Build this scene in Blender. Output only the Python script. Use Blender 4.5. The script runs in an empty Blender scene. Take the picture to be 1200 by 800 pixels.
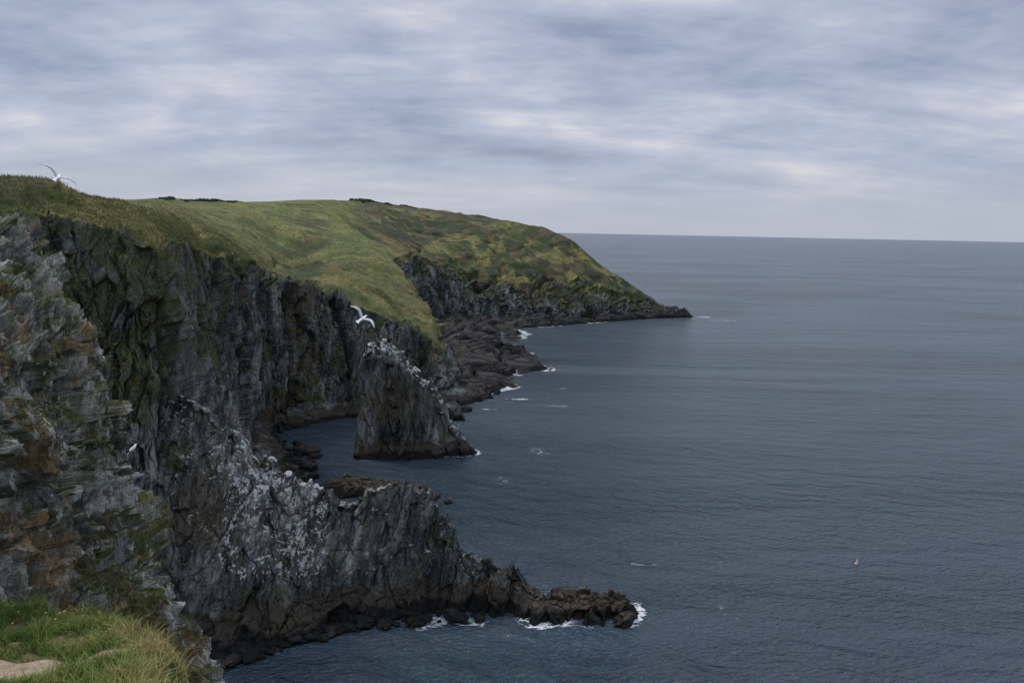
import bpy, math, random
import numpy as np
from mathutils import Matrix, Vector, Euler
random.seed(4); rng=np.random.default_rng(7)
scn=bpy.context.scene
scn.view_settings.view_transform='Standard'; scn.view_settings.look='None'; scn.view_settings.exposure=0

# ------------------------------------------------------------ noise
def h3(ix,iy,iz,seed):
    h=(ix*73856093)^(iy*19349663)^(iz*83492791)^(seed*265443576)
    h&=0xffffffff
    h=((h^(h>>13))*1274126177)&0xffffffff
    h=((h^(h>>15))*2246822519)&0xffffffff
    return ((h^(h>>16))&0xffffff).astype(np.float32)/16777216.0
def vnoise(P,seed=0):
    i=np.floor(P).astype(np.int64); f=(P-i).astype(np.float32); u=f*f*(3-2*f)
    x,y,z=i[:,0],i[:,1],i[:,2]; r=0
    for dx in (0,1):
        wx=u[:,0] if dx else 1-u[:,0]
        for dy in (0,1):
            wy=u[:,1] if dy else 1-u[:,1]
            for dz in (0,1):
                wz=u[:,2] if dz else 1-u[:,2]
                r=r+wx*wy*wz*h3(x+dx,y+dy,z+dz,seed)
    return r*2-1
def fbm(P,sc,oct=4,seed=0,gain=.5):
    P=P/np.array(sc,dtype=np.float64); a=1;r=0;t=0
    for o in range(oct):
        r=r+a*vnoise(P*(2.03**o)+o*17.3,seed+o); t+=a; a*=gain
    return r/t
def worley(P,sc,seed=0):
    P=P/np.array(sc,dtype=np.float64)
    i=np.floor(P).astype(np.int64); f=(P-i).astype(np.float32)
    n=len(P); b1=np.full(n,9,np.float32); b2=np.full(n,9,np.float32); rv=np.zeros(n,np.float32)
    for dx in (-1,0,1):
        for dy in (-1,0,1):
            for dz in (-1,0,1):
                cx,cy,cz=i[:,0]+dx,i[:,1]+dy,i[:,2]+dz
                a=h3(cx,cy,cz,seed);b=h3(cx,cy,cz,seed+11);c=h3(cx,cy,cz,seed+23)
                d=(dx+a-f[:,0])**2+(dy+b-f[:,1])**2+(dz+c-f[:,2])**2
                m=d<b1
                b2=np.where(m,b1,np.minimum(b2,d)); rv=np.where(m,(a*7.13+b*3.7)%1.0,rv); b1=np.where(m,d,b1)
    return rv,np.sqrt(b1),np.sqrt(b2)
def ss(a,b,x): 
    t=np.clip((x-a)/(b-a),0,1); return t*t*(3-2*t)
def dip(P,ax,ay):
    R=np.array(Euler((math.radians(ax),math.radians(ay),0)).to_matrix()); return P@R.T
WL=[]   # waterline points of every rock mesh (for surf)

# ------------------------------------------------------------ loft
def loft(C,su,sv):
    C=np.array(C,float); S,K,_=C.shape
    Cp=np.concatenate([2*C[:1]-C[1:2],C,2*C[-1:]-C[-2:-1]],0)
    rows=[];U=[]
    for s in range(S-1):
        p0,p1,p2,p3=Cp[s],Cp[s+1],Cp[s+2],Cp[s+3]
        n=su[s] if hasattr(su,'__len__') else su
        for k in range(n+(1 if s==S-2 else 0)):
            t=k/n
            rows.append(.5*((2*p1)+(-p0+p2)*t+(2*p0-5*p1+4*p2-p3)*t*t+(-p0+3*p1-3*p2+p3)*t**3)); U.append(s+t)
    R=np.array(rows); cols=[];V=[]
    for k in range(K-1):
        n=sv[k]
        for j in range(n+(1 if k==K-2 else 0)):
            t=j/n; cols.append(R[:,k]*(1-t)+R[:,k+1]*t); V.append(k+t)
    G=np.stack(cols,1)
    UU,VV=np.meshgrid(U,V,indexing='ij')
    return G,UU,VV
def gnormals(G):
    a=np.gradient(G,axis=0); b=np.gradient(G,axis=1)
    n=np.cross(a,b); n/=np.linalg.norm(n,axis=2,keepdims=True)+1e-9
    return n
def make_mesh(name,verts,faces4,mats,masks=None,smooth=None,matidx=None,vary=None):
    me=bpy.data.meshes.new(name)
    nv=len(verts); nf=len(faces4); k=faces4.shape[1]
    me.vertices.add(nv); me.vertices.foreach_set('co',np.ascontiguousarray(verts,dtype=np.float32).ravel())
    me.loops.add(nf*k); me.loops.foreach_set('vertex_index',faces4.astype(np.int32).ravel())
    me.polygons.add(nf); me.polygons.foreach_set('loop_start',np.arange(0,nf*k,k,dtype=np.int32))
    try: me.polygons.foreach_set('loop_total',np.full(nf,k,dtype=np.int32))
    except Exception: pass
    if matidx is not None: me.polygons.foreach_set('material_index',matidx.astype(np.int32))
    me.update(calc_edges=True)
    if smooth is not None: me.polygons.foreach_set('use_smooth',smooth)
    if masks is not None:
        at=me.color_attributes.new('mask','FLOAT_COLOR','POINT')
        at.data.foreach_set('color',masks.astype(np.float32).ravel())
    if vary is not None:   # geological / vegetation variation: turf tone, patchiness, mineral stain, weathering
        s=vary; v=np.asarray(verts,float)
        A=np.stack([fbm(v,20*s,5,901,.6),fbm(v,7*s,5,911,.65),fbm(v,(11*s,11*s,22*s),5,921,.65),fbm(v,(6*s,6*s,20*s),4,931,.6)],-1)*.62+.5
        at=me.color_attributes.new('vary','FLOAT_COLOR','POINT')
        at.data.foreach_set('color',np.clip(A,0,1).astype(np.float32).ravel())
        WL.append(v[np.abs(v[:,2])<.8][:,:2])
    for m in mats: me.materials.append(m)
    ob=bpy.data.objects.new(name,me); scn.collection.objects.link(ob); return ob
def gridfaces(n,m,flip=False):
    idx=np.arange(n*m).reshape(n,m)
    a,b,c,d=idx[:-1,:-1],idx[1:,:-1],idx[1:,1:],idx[:-1,1:]
    f=np.stack([a,b,c,d] if not flip else [a,d,c,b],-1).reshape(-1,4); return f

# ------------------------------------------------------------ materials
class NT:
    def __init__(s,tree): s.t=tree; s.n=tree.nodes; s.l=tree.links
    def new(s,typ,**kw):
        nd=s.n.new(typ)
        for k,v in kw.items(): setattr(nd,k,v)
        return nd
    def put(s,sock,v):
        if isinstance(v,bpy.types.NodeSocket): s.l.new(v,sock)
        elif isinstance(v,(tuple,list)) and len(v)==3 and sock.type=='RGBA': sock.default_value=(*v,1)
        else: sock.default_value=v
    def noise(s,vec,scale,detail=5,rough=.55,dist=0):
        nd=s.new('ShaderNodeTexNoise'); s.put(nd.inputs['Vector'],vec)
        nd.inputs['Scale'].default_value=scale; nd.inputs['Detail'].default_value=detail
        nd.inputs['Roughness'].default_value=rough; nd.inputs['Distortion'].default_value=dist
        return nd.outputs['Fac']
    def vmul(s,vec,v):
        nd=s.new('ShaderNodeVectorMath',operation='MULTIPLY'); s.put(nd.inputs[0],vec); nd.inputs[1].default_value=v; return nd.outputs[0]
    def rot(s,vec,e):
        nd=s.new('ShaderNodeVectorRotate',rotation_type='EULER_XYZ'); s.put(nd.inputs['Vector'],vec); nd.inputs['Rotation'].default_value=e; return nd.outputs[0]
    def m(s,op,a,b=0.0,clamp=False):
        nd=s.new('ShaderNodeMath',operation=op,use_clamp=clamp); s.put(nd.inputs[0],a); s.put(nd.inputs[1],b); return nd.outputs[0]
    def mr(s,v,a,b,c=0.0,d=1.0,smooth=True):
        nd=s.new('ShaderNodeMapRange',interpolation_type='SMOOTHSTEP' if smooth else 'LINEAR')
        s.put(nd.inputs[0],v)
        for i,x in enumerate((a,b,c,d)): s.put(nd.inputs[i+1],x)
        return nd.outputs[0]
    def mix(s,f,a,b,bt='MIX'):
        nd=s.new('ShaderNodeMix',data_type='RGBA',blend_type=bt); s.put(nd.inputs[0],f); s.put(nd.inputs[6],a); s.put(nd.inputs[7],b); return nd.outputs[2]
    def ramp(s,v,stops):
        nd=s.new('ShaderNodeValToRGB'); s.put(nd.inputs[0],v); cr=nd.color_ramp
        while len(cr.elements)<len(stops): cr.elements.new(.5)
        for e,(p,c) in zip(cr.elements,stops): e.position=p; e.color=(*c,1)
        return nd.outputs[0]
    def bump(s,h,st,dist,normal=None):
        nd=s.new('ShaderNodeBump'); s.put(nd.inputs['Height'],h); s.put(nd.inputs['Strength'],st); nd.inputs['Distance'].default_value=dist
        if normal is not None: s.l.new(normal,nd.inputs['Normal'])
        return nd.outputs[0]
    def attr(s,name):
        at=s.new('ShaderNodeAttribute',attribute_name=name); sp=s.new('ShaderNodeSeparateColor'); s.l.new(at.outputs['Color'],sp.inputs[0])
        return (*sp.outputs,at.outputs['Alpha'])
def newmat(name):
    m=bpy.data.materials.new(name); m.use_nodes=True; m.node_tree.nodes.clear()
    T=NT(m.node_tree); o=T.new('ShaderNodeOutputMaterial'); b=T.new('ShaderNodeBsdfPrincipled')
    T.l.new(b.outputs[0],o.inputs[0]); return m,T,b
def flat(name,c,r=.6,var=.25,sc=8):
    m,T,b=newmat(name); p=T.new('ShaderNodeTexCoord').outputs['Object']
    n=T.noise(p,sc,2); T.put(b.inputs['Base Color'],T.mix(T.mr(n,.35,.65),tuple(x*(1-var) for x in c),tuple(min(1,x*(1+var)) for x in c)))
    b.inputs['Roughness'].default_value=r; return m

def coast_mat(name,s=1.0,tide=True,near=False):
    m,T,b=newmat(name)
    P=T.new('ShaderNodeNewGeometry').outputs['Position']
    gr,gu,mo,fi=T.attr('mask'); va,vb,vc,vd=T.attr('vary')
    z=T.new('ShaderNodeSeparateXYZ'); T.l.new(P,z.inputs[0]); z=z.outputs[2]
    Ps=T.vmul(T.rot(P,(math.radians(6),math.radians(-9),0)),(1,1,.2))
    n1=T.noise(Ps,.6*s,6,.74)          # slabs
    n3=T.noise(P,2.2*s,4,.75)          # grain
    tot=T.m('ADD',T.m('MULTIPLY',n1,.52),T.m('ADD',T.m('MULTIPLY',vd,.28),T.m('MULTIPLY',n3,.20)))
    if near:
        rock=T.ramp(tot,[(.36,(.028,.031,.026)),(.43,(.11,.12,.095)),(.50,(.25,.26,.215)),(.58,(.50,.505,.46))])
    else:
        rock=T.ramp(tot,[(.37,(.011,.013,.014)),(.45,(.042,.048,.048)),(.52,(.115,.125,.12)),(.60,(.29,.30,.28))])
    mm=T.m('ADD',T.m('MULTIPLY',vb,.6),T.m('MULTIPLY',n3,.4))
    thr=T.mr(mo,0,1,.74,.36,False)
    mossf=T.mr(mm,thr,T.m('ADD',thr,.10))
    rock=T.mix(T.m('MULTIPLY',mossf,.85),rock,T.mix(T.mr(n3,.4,.6),(.034,.042,.016),(.105,.115,.045)))
    oo=T.m('ADD',T.m('MULTIPLY',vc,.65),T.m('MULTIPLY',n3,.35))
    if near: rock=T.mix(T.mr(oo,.56,.615,0,.8),rock,T.mix(T.mr(n1,.4,.62),(.14,.085,.035),(.35,.22,.09)))
    else: rock=T.mix(T.mr(oo,.55,.63,0,.5),rock,(.12,.095,.06))
    g1=T.noise(T.vmul(P,(1,1,.09)),(.5 if near else 1.0)*s,6,.74)
    gg=T.m('ADD',T.m('MULTIPLY',g1,.74),T.m('MULTIPLY',n3,.26))
    tg=T.mr(gu,0,1,.75,.40,False)
    gf=T.mr(gg,tg,T.m('ADD',tg,.09))
    rock=T.mix(T.m('MULTIPLY',gf,.88),rock,T.mix(n3,(.32,.325,.32),(.76,.76,.74)))
    if tide:
        zz=T.m('ADD',z,T.m('MULTIPLY',T.m('SUBTRACT',vd,.5),3.5))
        band=T.mr(zz,4.4,3.3); rock=T.mix(T.m('MULTIPLY',band,.88),rock,T.mix(n1,(.020,.017,.014),(.105,.084,.055)))
        bed=T.noise(T.vmul(P,(.12,.05,1.0)),1.3,3,.6)
        rock=T.mix(fi,rock,T.mix(T.mr(T.m('ADD',T.m('MULTIPLY',bed,.6),T.m('MULTIPLY',n3,.4)),.42,.60),(.007,.008,.009),(.062,.057,.050)))
        wet=T.mr(zz,1.9,1.0); rock=T.mix(wet,rock,(.009,.009,.008))
    c=T.noise(P,.9*(2.5 if near else 1),4,.8)
    gc=T.ramp(va,[(.28,(.05,.062,.02)),(.40,(.125,.14,.038)),(.50,(.26,.215,.075)),(.60,(.15,.16,.045)),(.74,(.16,.115,.06))])
    gc=T.mix(T.m('MULTIPLY',fi,.7),gc,T.mix(T.mr(vb,.35,.65),(.12,.17,.04),(.255,.25,.075)))
    scr=T.m('MULTIPLY',T.mr(vc,.38,.50),T.m('MULTIPLY',mo,.95))
    gc=T.mix(scr,gc,T.mix(T.mr(vb,.50,.62),(.026,.046,.02),(.12,.085,.048)))
    gc=T.mix(T.mr(c,.36,.60,.85,0),gc,(.040,.044,.016))
    gfac=T.m('ADD',gr,T.m('ADD',T.m('MULTIPLY',T.m('SUBTRACT',n3,.5),.8),T.m('MULTIPLY',T.m('SUBTRACT',vb,.5),.9)))
    gfac=T.mr(gfac,.4,.6)
    T.put(b.inputs['Base Color'],T.mix(gfac,rock,gc))
    b.inputs['Roughness'].default_value=.88
    b.inputs['Specular IOR Level'].default_value=.25
    T.put(b.inputs['Normal'],T.bump(T.m('ADD',n1,T.m('MULTIPLY',n3,.35)),1.0,1.2/s))
    return m
M_coast=coast_mat('cliff_rock_and_turf')
M_near=coast_mat('lichen_rock',4.0,False,True)

# ------------------------------------------------------------ land
def rock_disp(P,a=1.0,s=1.0,seed=0,dp=(5,-8)):
    Q=dip(P,*dp)
    w=fbm(P,5*s,4,seed+70)[:,None]*np.array([2.0,2.0,3.0])*s
    r1,f1,g1=worley(Q+w,(6*s,6*s,34*s),seed+1)
    r2,f2,g2=worley(Q+w*.6,(2.2*s,2.2*s,11*s),seed+2)
    r3,f3,g3=worley(Q+w*.3,(.85*s,.85*s,3.2*s),seed+3)
    d=(r1-.5)*3.4+(r2-.5)*2.1+(r3-.5)*.9
    d-=.5*ss(.12,0,g1-f1)+.3*ss(.1,0,g2-f2)
    d+=1.5*fbm(P,(4*s,4*s,7*s),5,seed+4,.6)
    return d*a*s
Tt=[ # shelf edge, cliff foot, cliff top, slope, crest, inland
 [(-96,70),(-97,74,4),(-97,86,63),(-98,100,67),(-105,125,69),(-160,200,66)],
 [(-72,84),(-72,88,4),(-72,98,62),(-76,112,65),(-86,132,66.4),(-140,230,66)],
 [(-57,95),(-58,99,4),(-61,110,59.5),(-66,125,62.5),(-78,142,64),(-135,250,66)],
 [(-44,104),(-46,108,4),(-52,121,57),(-58,136,59),(-68,152,61),(-130,270,67)],
 [(-50,137),(-53,137,3),(-59,150,54),(-66,160,57),(-80,180,61),(-135,290,68.5)],
 [(-48,180),(-64,179,3.5),(-67,190,52),(-78,205,56),(-100,230,62),(-145,320,70)],
 [(-66,213),(-76,220,3),(-72,230,47),(-88,250,53),(-115,290,63),(-160,380,72)],
 [(-56,236),(-60,241,3),(-57,251,37),(-80,280,48),(-112,340,63),(-150,440,73)],
 [(-36,252),(-40,257,3),(-38,264,27),(-52,290,36),(-80,350,54),(-125,450,72)],
 [(-13,264),(-23,274,3),(-27,279,18),(-31,296,28),(-60,360,50),(-118,460,73)],
 [(11,322),(-29,314,4),(-39,326,30),(-50,342,43),(-78,385,56),(-120,465,74)],
 [(18,342),(-44,372,4.5),(-62,385,38),(-75,400,50),(-95,430,62),(-125,500,77)],
 [(2,400),(-58,438,4.5),(-70,450,43),(-88,470,53),(-110,520,70),(-125,640,82)],
 [(4,450),(-48,484,4.5),(-60,492,42),(-75,530,57),(-95,590,74),(-124,650,82)],
 [(6,470),(-30,500,4),(-28,512,29),(-35,550,49),(-50,600,70),(-48,630,74)],
 [(24,488),(22,505,3),(22,519,20),(18,560,43),(10,600,64),(5,620,66)],
 [(60,518),(60,530,3),(60,541,16),(50,570,38),(38,592,58),(30,610,60)],
 [(100,546),(98,553,2.5),(92,561,12),(80,573,25),(66,585,37),(60,610,38)],
 [(130,560),(123,562,2),(112,566,6.5),(104,570,11),(96,576,17),(90,610,18)],
]
C=[]
for i,r in enumerate(Tt):
    p1=np.array([*r[0],-.4]); p2=np.array(r[1],float); o=p1-p2; o[2]=0; o/=np.linalg.norm(o)+1e-6
    p0=p1+o*4; p0[2]=-6; p6=np.array(r[5],float)
    p7=p6+np.array([-420,160,-14]) if i<13 else np.array([p6[0]-10,p6[1]+120,-8])
    C.append([p0,p1]+[np.array(q,float) for q in r[1:]]+[p7])
C.append([np.array([136,562+k*6,-6.]) for k in range(8)])
su=[50,90,130,150,120,120,100,80,70,60,60,55,50,50,50,50,50,50,30]
sv=[5,54,190,60,70,60,16]
G,U,V=loft(C,su,sv)
sh=G.shape[:2]; P0=G.reshape(-1,3).copy(); Nn=gnormals(G).reshape(-1,3)
FL=Nn[:,2].mean()<0
if FL: Nn=-Nn
u=U.ravel(); v=V.ravel()
nb1=fbm(P0,16,4,5); nb2=fbm(P0,3.5,4,9)
edge=3.0+.3*nb1+.12*nb2
low=ss(7.6,9,u)*(1-ss(9.6,10.2,u))*.2
edge-=low; edge+=ss(13.2,14.5,u)*(.10+.5*np.maximum(nb1,0))
rockw=ss(0,.5,v)*(1-ss(edge-.02,edge+.14,v))
bigshelf=ss(8.8,9.6,u)*(1-ss(14,14.8,u))
cl=ss(1.9,2.1,v)
D=np.zeros(len(P0)); msk=rockw>0.001
dd=rock_disp(P0[msk],1.0,1.0,3)
big=fbm(P0,(26,26,90),3,31); gully=np.abs(fbm(P0,(20,20,120),3,41))
amp=.35+.65*cl[msk]; amp=amp*(1-.75*bigshelf[msk]*(1-cl[msk]))*(1-.6*ss(2.7,3.0,v[msk])*(u[msk]<4))
D[msk]=dd*amp*rockw[msk]
D+= (big*6.0 - 5.5*ss(.12,0,gully))*rockw*cl*(1-.5*ss(2.7,3.0,v)*(u<4))
P=P0+Nn*D[:,None]
t=P0[:,0]*.30+P0[:,1]*.06+fbm(P0,(30,30,30),3,57)*4
step=(t-np.floor(t/3.2)*3.2)/3.2
bench=np.where(step<.78,step/.78*1.0,(1-step)/.22)*3.8-1.3+fbm(P0,(10,22,9),4,55)*2.4
chan=-3.2*ss(.10,0,np.abs(fbm(P0,(30,12,30),3,58)))
P[:,2]+=ss(1.0,1.2,v)*(1-ss(1.85,2.0,v))*(bench*1.2+chan)*bigshelf
P[:,0]+=ss(.6,1.0,v)*(1-ss(1.3,1.9,v))*bigshelf*fbm(P0,(14,14,14),3,59)*14
shz=1.5*np.round((fbm(P0,(9,20,9),3,55)*2.6+1.2)*1.3)/1.3
P[:,2]+=(1-bigshelf)*ss(.8,1.1,v)*(1-ss(1.8,2.0,v))*np.clip(shz,-1.5,3.2)*ss(1.0,1.25,v)
gw=1-rockw; gw*=ss(2.3,2.6,v)
fold=-6.5*np.exp(-((u-6.7-.5*(v-3.5))/.42)**2)+4.5*np.exp(-((u-7.7-.4*(v-3.5))/.5)**2)-4*np.exp(-((u-4.4-.3*(v-3.5))/.3)**2)-4*np.exp(-((u-13.3-.2*(v-4))/.3)**2)+3*np.exp(-((u-14.4)/.4)**2)
P[:,2]+=gw*fold*ss(3.0,3.6,v)*(1-ss(4.5,5.2,v))
P[:,2]+=gw*(fbm(P0,34,3,61)*2.8*ss(3.2,4,v)*(1-ss(5,5.8,v)) + fbm(P0,8,4,62)*1.7+fbm(P0,1.6,3,63)*.45 - 2.2*ss(.12,0,np.abs(fbm(P0,(26,26,60),3,66)))*(1-ss(4.2,4.9,v)))
nrm=gnormals(P.reshape(*sh,3)).reshape(-1,3); nz=np.abs(nrm[:,2])
grass=ss(edge-.06,edge+.06,v)
ledge=ss(.34,.72,nz)*ss(2.2,2.6,v)*(.52+.8*nb1)
grass=np.clip(np.maximum(grass,np.clip(ledge*1.3,0,.8)),0,1)
grass*= ss(.12,.35,nz)*.6+.4
guano=.36*ss(3,4,u)*(1-ss(8.5,9.5,u))*ss(2.0,2.2,v)+.22*(u<3)+.14*(u>9)
guano+=.25*np.exp(-((u-3.0)/.35)**2)*(1-ss(2.35,2.6,v))
moss=.34+.42*ss(2.1,2.7,v)*(u<4.2)+.18*(u>=4.2)
moss=np.where(v>3.0,.22+.78*ss(11,13,u)+.3*(u<3.5)+.6*np.exp(-((u-6.9-.5*(v-3.5))/.4)**2),moss)
field=np.clip(ss(4.2,4.9,v)*ss(3.0,5,u)*(1-ss(12.0,13.0,u))+.35*(u<3.5)*ss(3.4,3.9,v)+.2*(u>4)*(u<9),0,1)
field=np.where(v<2.3,ss(2.15,1.95,v)*(.25+.75*ss(8.5,9.5,u)),np.where(v<2.9,0,field))
mk=np.stack([grass,np.clip(guano,0,1),np.clip(moss,0,1),field],-1)
F=gridfaces(sh[0],sh[1],FL)
land=make_mesh('coastal_headland_terrain',P,F,[M_coast],mk,(grass[F[:,0]]>.5),vary=1.0)
LAND=(P,nrm*np.where(nrm[:,2:3]<0,-1,1),grass,u,v)

# ------------------------------------------------------------ rock fins and stacks
def fin(name,st,su,zf=4,seed=0,amp=.7,guano=.5,moss=.3,grassy=0,sv=(4,18,60,30,24,30,6),sc=.8,gfun=None,dp=(5,-8),jag=3.0,prof=(.62,.25,.72)):
    Cc=[]
    for s_ in st:
        Fp,Cp_,Bp=[np.array(q,float) for q in s_]
        Cz=Cp_[2]; z1=min(zf,Cz*.6) if Cz>0 else Cz
        f=np.array([*Fp[:2],-.4 if Cz>0 else -5]); bb=np.array([*Bp[:2],-.4 if Cz>0 else -5])
        r2=f*prof[0]+Cp_*(1-prof[0]); r2[2]=z1
        r3=f*prof[1]+Cp_*(1-prof[1]); r3[2]=z1+(Cz-z1)*prof[2]
        r5=bb*.35+Cp_*.65; r5[2]=Cz*.7 if Cz>0 else Cz
        r6=bb
        o=f-Cp_; o[2]=0; o/=np.linalg.norm(o)+1e-6
        r0=f+o*2; r0[2]=-5; r7=bb-o*2; r7[2]=-5
        Cc.append([r0,f,r2,r3,Cp_,r5,r6,r7])
    G,U,V=loft(Cc,su,sv); sh=G.shape[:2]; P0=G.reshape(-1,3); Nn=gnormals(G).reshape(-1,3)
    fl=Nn[:,2].mean()<0
    if fl: Nn=-Nn
    v=V.ravel(); u=U.ravel()
    w=ss(0,1.3,v)*.7+.3
    d=rock_disp(P0,amp,sc,seed,dp)
    P=P0+Nn*(d*w)[:,None]
    P[:,2]+=(worley(P0,(1.6,4,9),seed+8)[0]-.5)*jag*amp*ss(3,3.9,v)*(1-ss(4.3,5,v))*ss(1,8,P0[:,2])
    nrm=gnormals(P.reshape(*sh,3)).reshape(-1,3); nz=np.abs(nrm[:,2])
    gz=gfun(P,u,v) if gfun else np.ones(len(P))
    gu=guano*gz*(.6+.6*ss(.3,.8,nz)+.35*fbm(P,5,3,3))*ss(2.0,2.3,v)
    mk=np.stack([grassy*ss(.5,.8,nz)*(P[:,2]>6),np.clip(gu,0,1),np.full(len(P),moss),.25*ss(2.2,1.9,v)],-1)
    F=gridfaces(*sh,fl)
    return make_mesh(name,P,F,[M_coast],mk,np.zeros(len(F),bool),vary=.8)
def gf_prom(P,u,v):
    x=P[:,0]
    return .76+.45*ss(-27,-31,x)*(1-.7*ss(-41,-45,x))-.2*ss(-6,0,x)
fin('rock_promontory',[
 [(-50,97),(-56,121,36),(-64,131)],
 [(-41,100),(-47.0,116.5,31.5),(-50,130)],
 [(-34,103),(-40,117,25.5),(-41,128)],
 [(-30,106),(-35,118,20.4),(-34,129)],
 [(-26,109),(-29,118,18.6),(-28,128)],
 [(-22,111),(-25.5,118,17),(-24,128)],
 [(-16,112.5),(-16,119,19.2),(-15,127)],
 [(-10,113.5),(-10.5,119,14),(-9,126)],
 [(-4.6,114),(-4.8,118.5,7),(-4,124)],
 [(1,113),(1.7,118,5.8),(2,123)],
 [(5,111.3),(5,116.5,3.4),(7,121.5)],
 [(14,111.8),(13,116.3,3.0),(14,120)],
 [(20,113.7),(18.8,116.3,2.2),(20,118)],
 [(24,116),(24,116.5,-5),(24,117)]],[60,60,50,50,36,60,60,60,50,36,60,40,30],4.2,100,.62,.76,.45,sv=(4,30,110,60,30,30,6),gfun=gf_prom)
fin('sea_stack',[
 [(-40.8,198),(-40.8,203,-5),(-40.8,208)],
 [(-40.4,195.5),(-40.2,203,24),(-40.2,211)],
 [(-39.4,195),(-38.9,203,29),(-39,211)],
 [(-36,194.5),(-35.4,203,30.0),(-36,211)],
 [(-31.5,194.5),(-31.5,203,29.4),(-31.5,211)],
 [(-27,195),(-27.3,203,25.3),(-27,211)],
 [(-21.6,196.3),(-21.6,203,18.5),(-21,210)],
 [(-16.5,198.5),(-16.5,203.5,8.0),(-16,208)],
 [(-11,200.5),(-11.5,204,2.8),(-11,206.5)],
 [(-6.5,203),(-6.5,204,-5),(-6.5,205)]],[10,14,30,34,34,34,34,30,24],3.5,200,.5,.76,.4,.25,sc=.7,dp=(3,6),jag=6.5,
 gfun=lambda P,u,v:.68+.6*ss(2.9,3.7,v),prof=(.66,.42,.86),sv=(4,20,90,40,24,30,6))
fin('sea_stack',[
 [(-53,242),(-53,245,-5),(-53,248)],
 [(-51.5,240),(-51,246,20),(-51,252)],
 [(-48,239),(-47.5,246,27.5),(-48,253)],
 [(-44.5,239),(-44.5,246,26),(-44,253)],
 [(-42,240),(-42,246,15),(-42,252)],
 [(-39.5,243),(-39.5,246,-5),(-39.5,249)]],24,3.5,260,.5,.3,.5,.2,sc=.7)
fin('rock_reef',[
 [(-48,168),(-48,172,-4),(-48,176)],
 [(-42,166),(-42,172,2.2),(-42,178)],
 [(-34,165),(-34,171,3.0),(-34,177)],
 [(-27,166),(-27,170,2.6),(-27,175)],
 [(-20,168),(-20,171,1.8),(-20,174)],
 [(-15,170),(-15,171,-4),(-15,172)]],24,2,300,.4,.1,.1,sc=.6)

def boulders(name,lst,seed,mat):
    import bmesh
    V_=[];F_=[];off=0
    for k,(x,y,zc,r,fl) in enumerate(lst):
        bm=bmesh.new(); bmesh.ops.create_icosphere(bm,subdivisions=4 if r>1.2 else 3,radius=1)
        p=np.array([q.co[:] for q in bm.verts]); f=np.array([[q.index for q in t.verts] for t in bm.faces]); bm.free()
        s=1+ (worley(p+k*9.1,(.7,.7,.7),seed+k)[0]-.5)*.5+.25*fbm(p+k*5,.6,3,seed)
        a=random.random()*6.3; sc=np.array([1+.5*random.random(),.8+.3*random.random(),fl])
        q=p*s[:,None]*sc*r; q=np.stack([q[:,0]*math.cos(a)-q[:,1]*math.sin(a),q[:,0]*math.sin(a)+q[:,1]*math.cos(a),q[:,2]],-1)
        V_.append(q+np.array([x,y,zc])); F_.append(f+off); off+=len(p)
    Vv=np.concatenate(V_);Ff=np.concatenate(F_)
    mk=np.tile(np.array([0,.15,.2,.6]),(len(Vv),1))
    return make_mesh(name,Vv,Ff,[mat],mk,np.zeros(len(Ff),bool),vary=.8)
bl=[(-19,243,.5,4.2,.9),(-23,240,.3,3,.7),(-17,167,.2,1.6,.7),(-13.5,164,.1,1.1,.6),(-15,252,.2,2.2,.6),(18.5,112.5,.2,1.6,.7)]
def along(pts,n,r0,r1,j):
    for _ in range(n):
        k=random.randrange(len(pts)-1); t=random.random()
        x=pts[k][0]*(1-t)+pts[k+1][0]*t; y=pts[k][1]*(1-t)+pts[k+1][1]*t
        r=r0+(r1-r0)*random.random()**3
        bl.append((x+random.uniform(-j,j),y+random.uniform(-j,j),random.uniform(0,.6)*r+.2,r,.6))
along([(-46,94),(-40,98),(-33,103),(-26,108),(-16,112),(-4,113)],130,.3,1.3,1.6)
along([(-50,165),(-50,180),(-58,200),(-66,212)],60,.6,2.2,4)
along([(-16,264),(-8,285)],14,.8,2.4,4)
boulders('shore_boulders',bl,900,M_coast)

# ------------------------------------------------------------ near lichen cliff
Ns=[]
tops=[(-14.5,8),(-16.8,18),(-19,25),(-20.8,31),(-23,34.5),(-30,37),(-45,40)]
nose=[(-11,6.5),(-12.6,17),(-14.6,24),(-16.1,30),(-20,34.5),(-29,38),(-45,42)]
prof=[(59.6,1.0),(57.7,.62),(55.9,.12),(52,.0),(48.3,-.12),(46,-.4),(38,-.7),(0,-1.6)]
for (tx,ty),(nx,ny) in zip(tops,nose):
    dx,dy=(tx-nx),(ty-ny)
    rows=[(nx+dx*k,ny+dy*k,zz) for zz,k in prof]
    top=(tx+dx*.15,ty+dy*.15,60.4)
    Ns.append([(*rows[-1][:2],-4)]+rows[::-1]+[top,(top[0]-5,top[1]+2,60.9),(top[0]-40,top[1]+12,60)])
G,U,V=loft(Ns,[60,240,240,190,80,40],[2,20,30,50,80,140,150,80,70,16,20,14][:len(Ns[0])-1])
sh=G.shape[:2]; P0=G.reshape(-1,3); Nn=gnormals(G).reshape(-1,3); fl=False
if Nn[:,2].mean()<0: Nn=-Nn; fl=True
u=U.ravel();v=V.ravel()
d=rock_disp(P0,1.0,.24,500,(14,-16))*1.5+fbm(P0,4,3,511)*1.2+ (worley(dip(P0,18,-20)+fbm(P0,2,3,78)[:,None]*.7,(1.7,1.5,5.5),77)[0]-.5)*1.6
K=len(Ns[0])
w=1-ss(K-4,K-3,v)*.7
P=P0+Nn*(d*w)[:,None]
nrm=gnormals(P.reshape(*sh,3)).reshape(-1,3); nz=np.abs(nrm[:,2])
nf=fbm(P0,2.2,4,520)
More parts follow.
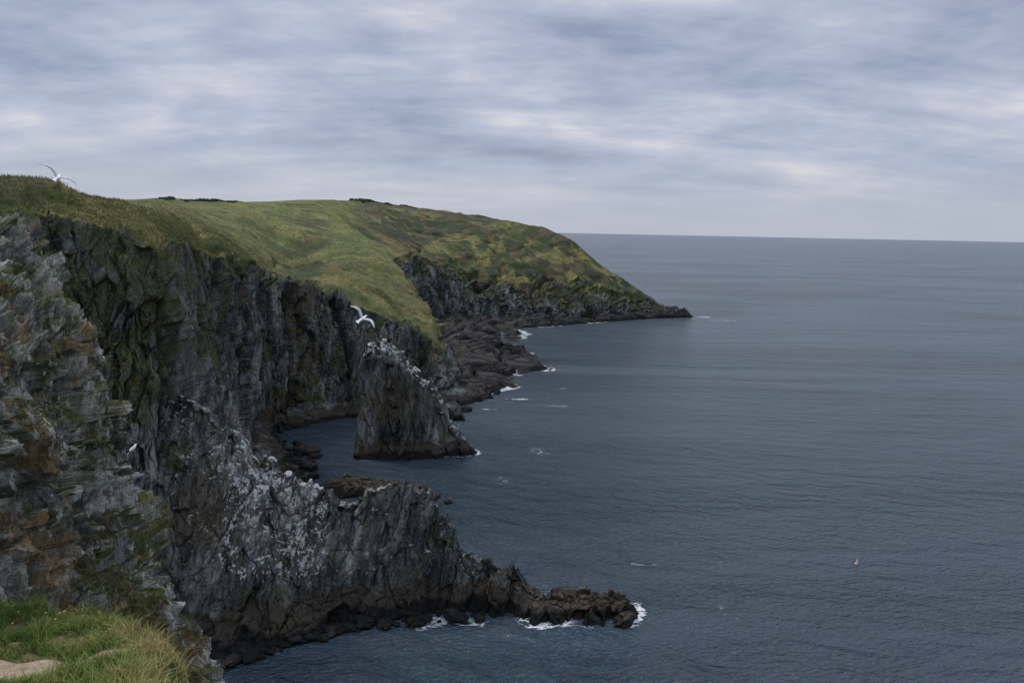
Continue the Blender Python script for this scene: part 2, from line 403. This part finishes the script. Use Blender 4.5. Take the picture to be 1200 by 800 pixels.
grass=np.clip(ss(.45,.8,nz)*(.62+1.3*nf)+ss(K-3.4,K-2.6,v)*.9+ss(50,47,P[:,2])*.45*(.7+nf),0,1)
guano=.46+.45*fbm(P0,3,2,530)+.42*ss(2.2,2.8,u)*ss(57,54,P[:,2])
mk=np.stack([grass,np.clip(guano,0,.95),np.full(len(P),.60),np.zeros(len(P))],-1)
F=gridfaces(*sh,fl)
make_mesh('lichen_covered_cliff',P,F,[M_near],mk,np.zeros(len(F),bool),vary=.13)
NEAR=(P,nrm*np.where(nrm[:,2:3]<0,-1,1),grass,u,v)

# ------------------------------------------------------------ grassy ledge at the viewer's feet
def gh(y): return np.interp(y,[-8,1,3,12,16.5,19],[58.6,58.3,56.6,52.35,51.2,50.6])
def xe(y): return np.interp(y,[-8,0,3,8,13,16,19],[3,1.5,-.8,-4.0,-6.4,-8.6,-12])
def ledge_z(x,y):
    q=np.stack([x,y,np.zeros_like(x)],-1)
    z=gh(y)+fbm(q,1.7,3,600)*.3+fbm(q,.45,2,601)*.08
    ov=np.maximum(0,x-xe(y)-.7*fbm(q,1.2,3,602)); 
    ov2=np.maximum(0,y-16.4-.9*fbm(q,1.0,3,603))
    return z-np.minimum(2.0*ov**1.2,45)-np.minimum(1.6*ov2**1.2,30)
xs=np.linspace(-17,8,360); ys=np.linspace(-8,26,480)
X,Y=np.meshgrid(xs,ys,indexing='ij'); x=X.ravel();y=Y.ravel()
z=ledge_z(x,y); q=np.stack([x,y,z],-1)
over=np.maximum(x-xe(y),y-16.7)
q[:,2]+=ss(.3,1.2,over)*( (worley(q,(.8,.8,1.2),610)[0]-.5)*.8+(worley(q,(.3,.3,.4),611)[0]-.5)*.35)
mk=np.stack([np.clip(1-ss(.1,1.0,over)*.8,0,1),np.full(len(x),.3),np.full(len(x),.5),np.full(len(x),.5)],-1)
F=gridfaces(360,480,False)
make_mesh('grassy_ledge',q,F,[M_near],mk,(over[F[:,0]]<.2),vary=.13)
pc=np.array([(-6.9,13.7),(-7.5,13.1),(-8.4,12.7),(-9.8,12.6),(-11.5,12.8),(-13.5,13)]); pw=[.10,.38,.55,.62,.6,.6]
tt=np.linspace(0,5,90); cx=np.interp(tt,range(6),pc[:,0]); cy=np.interp(tt,range(6),pc[:,1]); ww=np.interp(tt,range(6),pw)
g=[]
for k in np.linspace(-1,1,15):
    yy=cy+k*ww*(1+.15*np.sin(tt*7)); xx=cx+.1*np.sin(tt*5+k)
    g.append(np.stack([xx,yy,ledge_z(xx,yy)+.035-.03*abs(k)**3],-1))
g=np.stack(g,1); 
def sandmat():
    m,T,b=newmat('sandy_path'); P_=T.new('ShaderNodeNewGeometry').outputs['Position']
    n=T.noise(P_,6,6,.7); T.put(b.inputs['Base Color'],T.ramp(n,[(.35,(.15,.11,.07)),(.55,(.29,.215,.15)),(.7,(.38,.30,.22))]))
    b.inputs['Roughness'].default_value=.95; T.put(b.inputs['Normal'],T.bump(n,.7,.05)); return m
make_mesh('footpath',g.reshape(-1,3),gridfaces(90,15,True),[sandmat()],None,np.ones(89*14,bool))

# ------------------------------------------------------------ grass blades
def blademat(name,c1,c2,c3):
    m,T,b=newmat(name)
    col=T.ramp(T.attr('mask')[0],[(0,c1),(.5,c2),(1,c3)])
    T.put(b.inputs['Base Color'],col); b.inputs['Roughness'].default_value=.6
    b.inputs['Specular IOR Level'].default_value=.25
    return m
M_bl=blademat('grass_blades',(.055,.105,.016),(.16,.21,.04),(.42,.31,.14))
def blades(name,pts,hgt,wid,tone,lean=.5,mat=M_bl,down=None):
    n=len(pts); a=rng.random(n)*2*np.pi; h=hgt*(.5+rng.random(n)); w=wid*(.6+.8*rng.random(n))
    ln=lean*(.3+rng.random(n)); la=rng.random(n)*2*np.pi
    dr=np.stack([np.cos(la),np.sin(la),np.zeros(n)],-1)
    if down is not None: dr=dr*.5+down
    sd=np.stack([np.cos(a),np.sin(a),np.zeros(n)],-1)*w[:,None]*.5
    up=np.array([0,0,1.])
    m1=pts+up*(h*.5)[:,None]+dr*(ln*h*.25)[:,None]
    tp=pts+up*(h*np.clip(1-.25*ln,.3,1))[:,None]+dr*(ln*h*.9)[:,None]
    Vv=np.stack([pts-sd,pts+sd,m1+sd*.7,m1-sd*.7,tp+sd*.12,tp-sd*.12],1).reshape(-1,3)
    b=np.arange(n)[:,None]*6
    Ff=np.concatenate([b+np.array([0,1,2,3]),b+np.array([3,2,4,5])],0)
    mk=np.zeros((n,6,4)); mk[...,0]=np.clip(tone,0,1)[:,None]
    return make_mesh(name,Vv,Ff,[mat],mk.reshape(-1,4),np.ones(len(Ff),bool))
n=100000
x=rng.uniform(-15,-3,n); y=rng.uniform(9.5,17.6,n)
pd=np.min(np.hypot(x[:,None]-cx[None,::3],(y[:,None]-cy[None,::3]))-ww[None,::3]*1.0,axis=1)
q=np.stack([x,y,np.zeros(n)],-1); clump=fbm(q,.5,3,640); bare=fbm(q,1.3,3,641)
front=(x<-7.2)&(y<np.interp(x,pc[::-1,0],pc[::-1,1]))
ok=(pd>.02)&(x<xe(y)+.6)&(clump>-.22)&(bare<.42)&~(front&(pd<.5)&(rng.random(n)<.7)); x,y,clump,pd,front=x[ok],y[ok],clump[ok],pd[ok],front[ok]
q=np.stack([x,y,ledge_z(x,y)-.02],-1)
edgey=ss(-1.6,.2,np.maximum(x-xe(y),y-17.2))
tone=.26+.7*fbm(q,1.1,3,650)+.45*edgey+rng.normal(0,.18,len(q))
hh=.10+.26*np.clip(clump+.25,0,1)+.10*edgey-.07*ss(.5,0,pd); hh=np.where(front,hh*.4,hh)
blades('grass',q,hh,.014,tone,.9)
Pn,Nn_,gn,un,vn=NEAR
c=np.where((gn>.5)&(Pn[:,2]>40)&(Pn[:,2]<62)&(un<4.3))[0]
c=rng.choice(c,45000); q=Pn[c]+rng.normal(0,.05,(len(c),3))
dn=Nn_[c].copy(); dn[:,2]=-.2
blades('grass',q,.18,.018,.4+.6*fbm(q,1.2,3,660)+rng.normal(0,.15,len(q)),.7,down=dn)
M_bl2=blademat('rough_turf',(.065,.085,.025),(.16,.16,.05),(.28,.22,.10))
P_,Nr,gL,uL,vL=LAND
c=np.where((gL>.55)&(uL<6.5)&(P_[:,1]<260)&(vL>2.5)&(vL<5.2))[0]
c=rng.choice(c,80000); q=P_[c]+rng.normal(0,.2,(len(c),3))*np.array([1,1,.1])
blades('grass',q,.38,.09,.35+.6*fbm(q,9,3,670)+rng.normal(0,.15,len(q)),.6,mat=M_bl2)

fx=rng.uniform(-12,-8.5,16); fy=rng.uniform(14.8,16.6,16); okf=fx<xe(fy); fx,fy=fx[okf],fy[okf]
fz=ledge_z(fx,fy)+.24
V_=[];F_=[];o=0
for a,b_,c_ in zip(fx,fy,fz):
    for k in range(5):
        t=k*2*math.pi/5; t1=t-.45; t2=t+.45
        V_+= [(a,b_,c_),(a+.018*math.cos(t1),b_+.018*math.sin(t1),c_+.010),(a+.028*math.cos(t),b_+.028*math.sin(t),c_+.016),(a+.018*math.cos(t2),b_+.018*math.sin(t2),c_+.010)]
        F_.append([o,o+1,o+2,o+3]); o+=4
    V_+=[(a-.003,b_,c_-.3),(a+.003,b_,c_-.3),(a+.003,b_,c_-.002),(a-.003,b_,c_-.002)]; F_.append([o,o+1,o+2,o+3]); o+=4
make_mesh('yellow_wildflowers',np.array(V_),np.array(F_),[flat('yellow_petals',(.6,.45,.04))],None,np.zeros(len(F_),bool))

# ------------------------------------------------------------ hedges on the skyline
def hedge(name,path,n,w,h,size):
    path=np.array(path,float); t=rng.random(n)*(len(path)-1)
    cxh=np.interp(t,range(len(path)),path[:,0]); cyh=np.interp(t,range(len(path)),path[:,1]); cz=np.interp(t,range(len(path)),path[:,2])
    q=np.stack([cxh,cyh,cz],-1); hh=h*np.clip(.65+.7*fbm(q*np.array([1,1,0]),5,3,700),.1,1.4)
    r=rng.random(n); q[:,2]+=hh*r; q[:,0]+=rng.normal(0,w,n)*(1-.5*r); q[:,1]+=rng.normal(0,w,n)*(1-.5*r)
    a=rng.normal(0,1,(n,3)); a/=np.linalg.norm(a,axis=1,keepdims=True); b=np.cross(a,rng.normal(0,1,(n,3))); b/=np.linalg.norm(b,axis=1,keepdims=True)
    s=size*(.5+rng.random(n))[:,None]
    Vv=np.stack([q-a*s-b*s*.6,q+a*s-b*s*.4,q+a*s*.8+b*s,q-a*s*.6+b*s*.8],1).reshape(-1,3)
    mk=np.zeros((n,4,4)); mk[...,0]=rng.random(n)[:,None]
    return make_mesh(name,Vv,np.arange(4*n).reshape(n,4),[M_hg],mk.reshape(-1,4),np.zeros(n,bool))
M_hg=blademat('hedge_leaves',(.03,.045,.02),(.05,.07,.028),(.08,.10,.04))
def landz(x,y):
    d=(P_[:,0]-x)**2+(P_[:,1]-y)**2; return P_[np.argmin(d+np.where(vL<3.2,1e6,0)),2]
def hp(pts): return [(a,b,landz(a,b)-.5) for a,b in pts]
hedge('hedgerow',hp([(-146,318),(-150,330),(-154,350),(-158,372),(-160,385),(-156,410),(-152,436)]),12000,.8,1.9,.22)
hedge('hedgerow',hp([(-128,610),(-125,630),(-122,645),(-112,645),(-100,642),(-80,636)]),6000,1.2,2.6,.35)

# ------------------------------------------------------------ sea
def axis(lo,hi,st,far):
    a=list(np.arange(lo,hi+st*.5,st)); x=a[-1]; s=st; n0=len(a)
    while x<far: s*=1.35; x+=s; a.append(x)
    x=a[0]; s=st; b=[]
    while x>-far: s*=1.35; x-=s; b.append(x)
    return np.array(b[::-1]+a),len(b),n0
xs,ox,nx_=axis(-90,190,.8,60000); ys,oy,ny_=axis(85,660,.8,60000)
X,Y=np.meshgrid(xs,ys,indexing='ij'); q=np.stack([X.ravel(),Y.ravel(),np.zeros(X.size)],-1)
occ=np.zeros(X.shape)
W=np.concatenate(WL); W=W[(W[:,0]>-89)&(W[:,0]<189)&(W[:,1]>86)&(W[:,1]<659)]
ii=np.round((W[:,0]+90)/.8).astype(int)+ox; jj=np.round((W[:,1]-85)/.8).astype(int)+oy
occ[ii,jj]=1
def blur(a,k):
    for _ in range(k):
        a=(a+np.roll(a,1,0)+np.roll(a,-1,0)+np.roll(a,1,1)+np.roll(a,-1,1))/5
    return a
near_=np.clip(blur(occ,3)*2.2,0,1).ravel(); mid_=np.clip(blur(occ,9)*1.6,0,1).ravel()
patch=fbm(q,(17,14,9),4,805)
foam=np.maximum(near_*ss(-.25,.3,patch)*.85, mid_*ss(.05,.45,patch)*.62)
foam*=ss(-50,-25,q[:,0])*(.5+.5*ss(-20,5,q[:,0]))
wob=fbm(q,(14,9,9),3,801)
spots=[(16,262,9,2,.5),(3,272,8,2.2,.58),(20,292,6,5,.46),(-8,255,6,2,.52),(8,206,7,9,.44),(-2,180,6,8,.40),(25,134,7,1.0,.52),(35,117,1.0,4,.48),(150,545,18,3,.58),(142,566,10,6,.62),(24,485,8,2,.5)]
for a,b_,rx,ry,s in spots:
    r=((q[:,0]-a)/rx)**2+((q[:,1]-b_)/ry)**2
    foam=np.maximum(foam,s*np.exp(-r*(1+.5*wob)))
mk=np.stack([foam,foam*0,foam*0,foam*0],-1)
def seamat():
    m,T,b=newmat('sea_water'); P_=T.new('ShaderNodeNewGeometry').outputs['Position']
    fo=T.attr('mask')[0]
    f1=T.noise(T.vmul(P_,(1,1.5,1)),.9,5,.75,.6); f2=T.noise(T.vmul(P_,(1,1.4,1)),.22,4,.6,1.2)
    ff=T.m('SUBTRACT',1.0,T.m('MULTIPLY',T.m('ABSOLUTE',T.m('SUBTRACT',f2,.5)),13.0))
    ff=T.m('MULTIPLY',T.m('ADD',T.m('MULTIPLY',T.m('MAXIMUM',ff,-.5),.5),T.m('MULTIPLY',f1,.95)),fo)
    foamf=T.mr(ff,.30,.52)
    col=T.mix(foamf,(.030,.051,.070),(.62,.65,.67)); T.put(b.inputs['Base Color'],col)
    T.put(b.inputs['Roughness'],T.m('ADD',T.m('MULTIPLY',foamf,.4),.24)); b.inputs['IOR'].default_value=1.333
    Pw=T.rot(P_,(0,0,.25)); 
    w1=T.noise(T.vmul(Pw,(.5,1.2,1)),.19,5,.58,.7)      # wind sea
    w2=T.noise(T.vmul(T.rot(P_,(0,0,-.3)),(.65,1.25,1)),1.0,3,.6,.4)      # ripples
    w0=T.noise(T.vmul(P_,(.25,1.1,1)),.035,3,.5,.8)      # low swell
    amp=T.mr(T.noise(T.vmul(P_,(.4,1.2,1)),.006,4,.65,.8),.38,.62,.65,1.3)
    hgt=T.m('ADD',T.m('MULTIPLY',w1,4.2),T.m('ADD',T.m('MULTIPLY',w2,1.5),T.m('MULTIPLY',w0,7.0)))
    T.put(b.inputs['Normal'],T.bump(hgt,T.m('MULTIPLY',amp,.95),1.1))
    return m
make_mesh('sea',q,gridfaces(len(xs),len(ys)),[seamat()],mk,np.ones((len(xs)-1)*(len(ys)-1),bool))

# ------------------------------------------------------------ gulls
M_w=flat('white_feathers',(.85,.85,.84),.7,.03); M_g=flat('grey_feathers',(.5,.52,.55),.7,.08); M_k=flat('black_feathers',(.03,.03,.03),.7,.1); M_y=flat('yellow_beak',(.65,.42,.05),.5,.05)
def gull(name,loc,rot,flying=True,flap=.35,scale=1.0):
    V_=[];F_=[];MI=[]
    def tube(sec,mi,n=12):
        o=len(V_)
        for (y,z,rx,rz) in sec:
            for k in range(n):
                a=2*math.pi*k/n; V_.append((rx*math.cos(a),y,z+rz*math.sin(a)))
        for i in range(len(sec)-1):
            for k in range(n):
                F_.append([o+i*n+k,o+i*n+(k+1)%n,o+(i+1)*n+(k+1)%n,o+(i+1)*n+k]); MI.append(mi)
    tube([(-.24,.01,.004,.003),(-.20,.01,.045,.018),(-.10,0,.06,.045),(0,-.005,.075,.065),(.10,0,.07,.06),(.17,.02,.048,.046),(.21,.04,.042,.042),(.25,.045,.04,.04),(.28,.042,.026,.026),(.295,.04,.014,.014)],0)
    tube([(.288,.038,.013,.013),(.33,.034,.009,.011),(.35,.026,.004,.006),(.352,.024,.001,.001)],3,8)
    for sx in (-1,1):
        o=len(V_)
        V_.extend([(sx*.036,.262,.055),(sx*.0385,.268,.049),(sx*.036,.274,.055),(sx*.0345,.268,.061)]); F_.append([o,o+1,o+2,o+3]); MI.append(2)
    o=len(V_)
    for z in (.012,.004):
        V_.extend([(-.035,-.17,z),(.035,-.17,z),(.085,-.34,z-.004),(.03,-.355,z-.004),(-.03,-.355,z-.004),(-.085,-.34,z-.004)])
    F_.append([o,o+1,o+2,o+3]);F_.append([o,o+3,o+4,o+5]);F_.append([o+9,o+8,o+7,o+6]);F_.append([o+11,o+10,o+9,o+6]); MI.extend([0]*4)
    for sx in (-1,1):
        if flying:
            st=[(.04,.11,-.09,.03),(.18,.15,-.06,.03+.16*flap*1.2),(.34,.17,-.01,.03+.34*flap),(.50,.10,-.06,.03+.40*flap),(.62,.01,-.10,.03+.38*flap),(.70,-.08,-.13,.03+.34*flap),(.735,-.15,-.16,.03+.31*flap)]
            o=len(V_)
            for (xx,yl,yt,zz) in st:
                ym=yl*.6+yt*.4; th=.018*(1-xx*.9)
                V_.extend([(sx*xx,yl,zz),(sx*xx,ym,zz+th),(sx*xx,yt,zz),(sx*xx,ym,zz-th*.3)])
            for i in range(len(st)-1):
                for k in range(4):
                    F_.append([o+i*4+k,o+i*4+(k+1)%4,o+(i+1)*4+(k+1)%4,o+(i+1)*4+k])
                    MI.append(2 if i==5 else (1 if k in(0,1) else 0))
            F_.append([o+(len(st)-1)*4+k for k in range(4)]); MI.append(2)
        else:
            o=len(V_); 
            st=[(.12,.035,.03,.05),(.04,.070,.028,.062),(-.08,.066,.022,.055),(-.20,.038,.018,.03),(-.32,.012,.012,.012),(-.36,.004,.01,.004)]
            for (yy,xx,zz,hh) in st:
                V_.extend([(sx*xx,yy,zz-hh*.6),(sx*(xx+.014),yy,zz),(sx*xx*.6,yy,zz+hh*.75),(sx*xx*.5,yy,zz)])
            for i in range(len(st)-1):
                for k in range(4):
                    F_.append([o+i*4+k,o+i*4+(k+1)%4,o+(i+1)*4+(k+1)%4,o+(i+1)*4+k]); MI.append(2 if i>=3 else 1)
            for (a,b_) in (((sx*.03,.0,-.05),(sx*.03,.01,-.17)),((sx*.03,.01,-.17),(sx*.035,.07,-.175))):
                o=len(V_); r=.006
                for p in (a,b_): V_.extend([(p[0]-r,p[1],p[2]-r),(p[0]+r,p[1],p[2]-r),(p[0]+r,p[1]+r,p[2]+r),(p[0]-r,p[1]+r,p[2]+r)])
                for k in range(4): F_.append([o+k,o+(k+1)%4,o+4+(k+1)%4,o+4+k]); MI.append(3)
    ob=make_mesh(name,np.array(V_)*scale,np.array(F_),[M_w,M_g,M_k,M_y],None,np.ones(len(F_),bool),np.array(MI))
    ob.location=loc; ob.rotation_euler=rot; return ob
gull('seagull',(-6.7,34,56.0),(math.radians(24),math.radians(38),math.radians(-15)),flap=.5,scale=1.05)
gull('seagull',(-19.9,34,61.9),(math.radians(24),math.radians(32),math.radians(20)),flap=.5,scale=1.1)
c=np.where((Pn[:,2]>49.8)&(Pn[:,2]<51)&(un>2.8)&(un<3.3))[0]; pt=Pn[c[np.argmax(Pn[c,0])]]
gull('seagull',(pt[0]-.05,pt[1],pt[2]+.2),(math.radians(25),0,math.radians(-20)),flying=False,scale=.95)

# ------------------------------------------------------------ lobster-pot buoy
V_=[];F_=[];MI=[]
sec=[(-.35,.02),(-.30,.16),(-.15,.27),(0,.31),(.15,.29),(.28,.20),(.36,.09),(.40,.05),(.95,.022),(.97,.004)]
nseg=16
for z_,r_ in sec:
    for k in range(nseg):
        a=2*math.pi*k/nseg; V_.append((r_*math.cos(a)+.12*max(z_,0),r_*math.sin(a),z_))
for i in range(len(sec)-1):
    for k in range(nseg):
        F_.append([i*nseg+k,i*nseg+(k+1)%nseg,(i+1)*nseg+(k+1)%nseg,(i+1)*nseg+k]); MI.append(1 if i in (3,7,8) else 0)
by=make_mesh('marker_buoy',np.array(V_),np.array(F_),[flat('red_buoy_paint',(.55,.07,.04),.45,.15),M_w],None,np.ones(len(F_),bool),np.array(MI))
by.location=(65,136,.05)

# ------------------------------------------------------------ world
w=bpy.data.worlds.new('World'); scn.world=w; w.use_nodes=True; w.node_tree.nodes.clear(); T=NT(w.node_tree)
SE,SA=math.radians(54),math.radians(-50)
sky=T.new('ShaderNodeTexSky',sky_type='NISHITA'); sky.sun_disc=False; sky.sun_elevation=SE; sky.sun_rotation=SA
tc=T.new('ShaderNodeTexCoord').outputs['Generated']
sx=T.new('ShaderNodeSeparateXYZ'); T.l.new(tc,sx.inputs[0])
zc=T.m('MAXIMUM',sx.outputs[2],0.0); inv=T.m('DIVIDE',1.0,T.m('ADD',zc,.22))
vm=T.new('ShaderNodeVectorMath',operation='SCALE'); T.l.new(tc,vm.inputs[0]); T.l.new(inv,vm.inputs['Scale'])
pv=T.rot(T.vmul(vm.outputs[0],(.9,2.6,0.0)),(0,0,.10))
c1=T.noise(pv,.95,10,.60,.2); c3=T.noise(pv,.42,3,.5,.4); c4=T.noise(T.vmul(tc,(1,1,3.2)),6.5,10,.60,.15)
cl_=T.m('ADD',T.m('MULTIPLY',c1,.36),T.m('ADD',T.m('MULTIPLY',c3,.34),T.m('MULTIPLY',c4,.30)))
K_=1.42
stops=[(.40,(.175,.205,.29)),(.465,(.245,.28,.367)),(.515,(.305,.333,.415)),(.555,(.375,.388,.45)),(.61,(.51,.49,.51))]
cloud=T.ramp(cl_,[(p,tuple(x*K_ for x in c)) for p,c in stops])
hz=T.mr(zc,.0,.13,1.0,0.0); cloud=T.mix(T.m('MULTIPLY',hz,.92),cloud,tuple(x*K_ for x in (.315,.34,.40)))
zen=T.mr(zc,.28,.9,1.0,2.6)
cs=T.new('ShaderNodeVectorMath',operation='SCALE'); T.l.new(cloud,cs.inputs[0]); T.l.new(zen,cs.inputs['Scale'])
nk=T.new('ShaderNodeVectorMath',operation='SCALE'); T.l.new(sky.outputs[0],nk.inputs[0]); nk.inputs['Scale'].default_value=.06*.12
ad=T.new('ShaderNodeVectorMath',operation='ADD'); T.l.new(cs.outputs[0],ad.inputs[0]); T.l.new(nk.outputs[0],ad.inputs[1])
bg=T.new('ShaderNodeBackground'); T.l.new(ad.outputs[0],bg.inputs[0]); bg.inputs[1].default_value=1.0
wo=T.new('ShaderNodeOutputWorld'); T.l.new(bg.outputs[0],wo.inputs[0])
sl=bpy.data.lights.new('sun','SUN'); sl.energy=2.0; sl.angle=math.radians(12); sl.color=(1,.94,.84)
so=bpy.data.objects.new('sun',sl); scn.collection.objects.link(so)
d=Vector((math.sin(SA)*math.cos(SE),math.cos(SA)*math.cos(SE),math.sin(SE)))
so.rotation_euler=d.to_track_quat('Z','Y').to_euler()

# ------------------------------------------------------------ camera
cam=bpy.data.cameras.new('camera'); co=bpy.data.objects.new('camera',cam); scn.collection.objects.link(co)
cam.lens=27; cam.sensor_width=36; cam.clip_start=.1; cam.clip_end=150000
co.matrix_world=Matrix.Translation((0,0,60))@Matrix.Rotation(math.radians(90-8.16),4,'X')@Matrix.Rotation(math.radians(1.15),4,'Z')
scn.camera=co
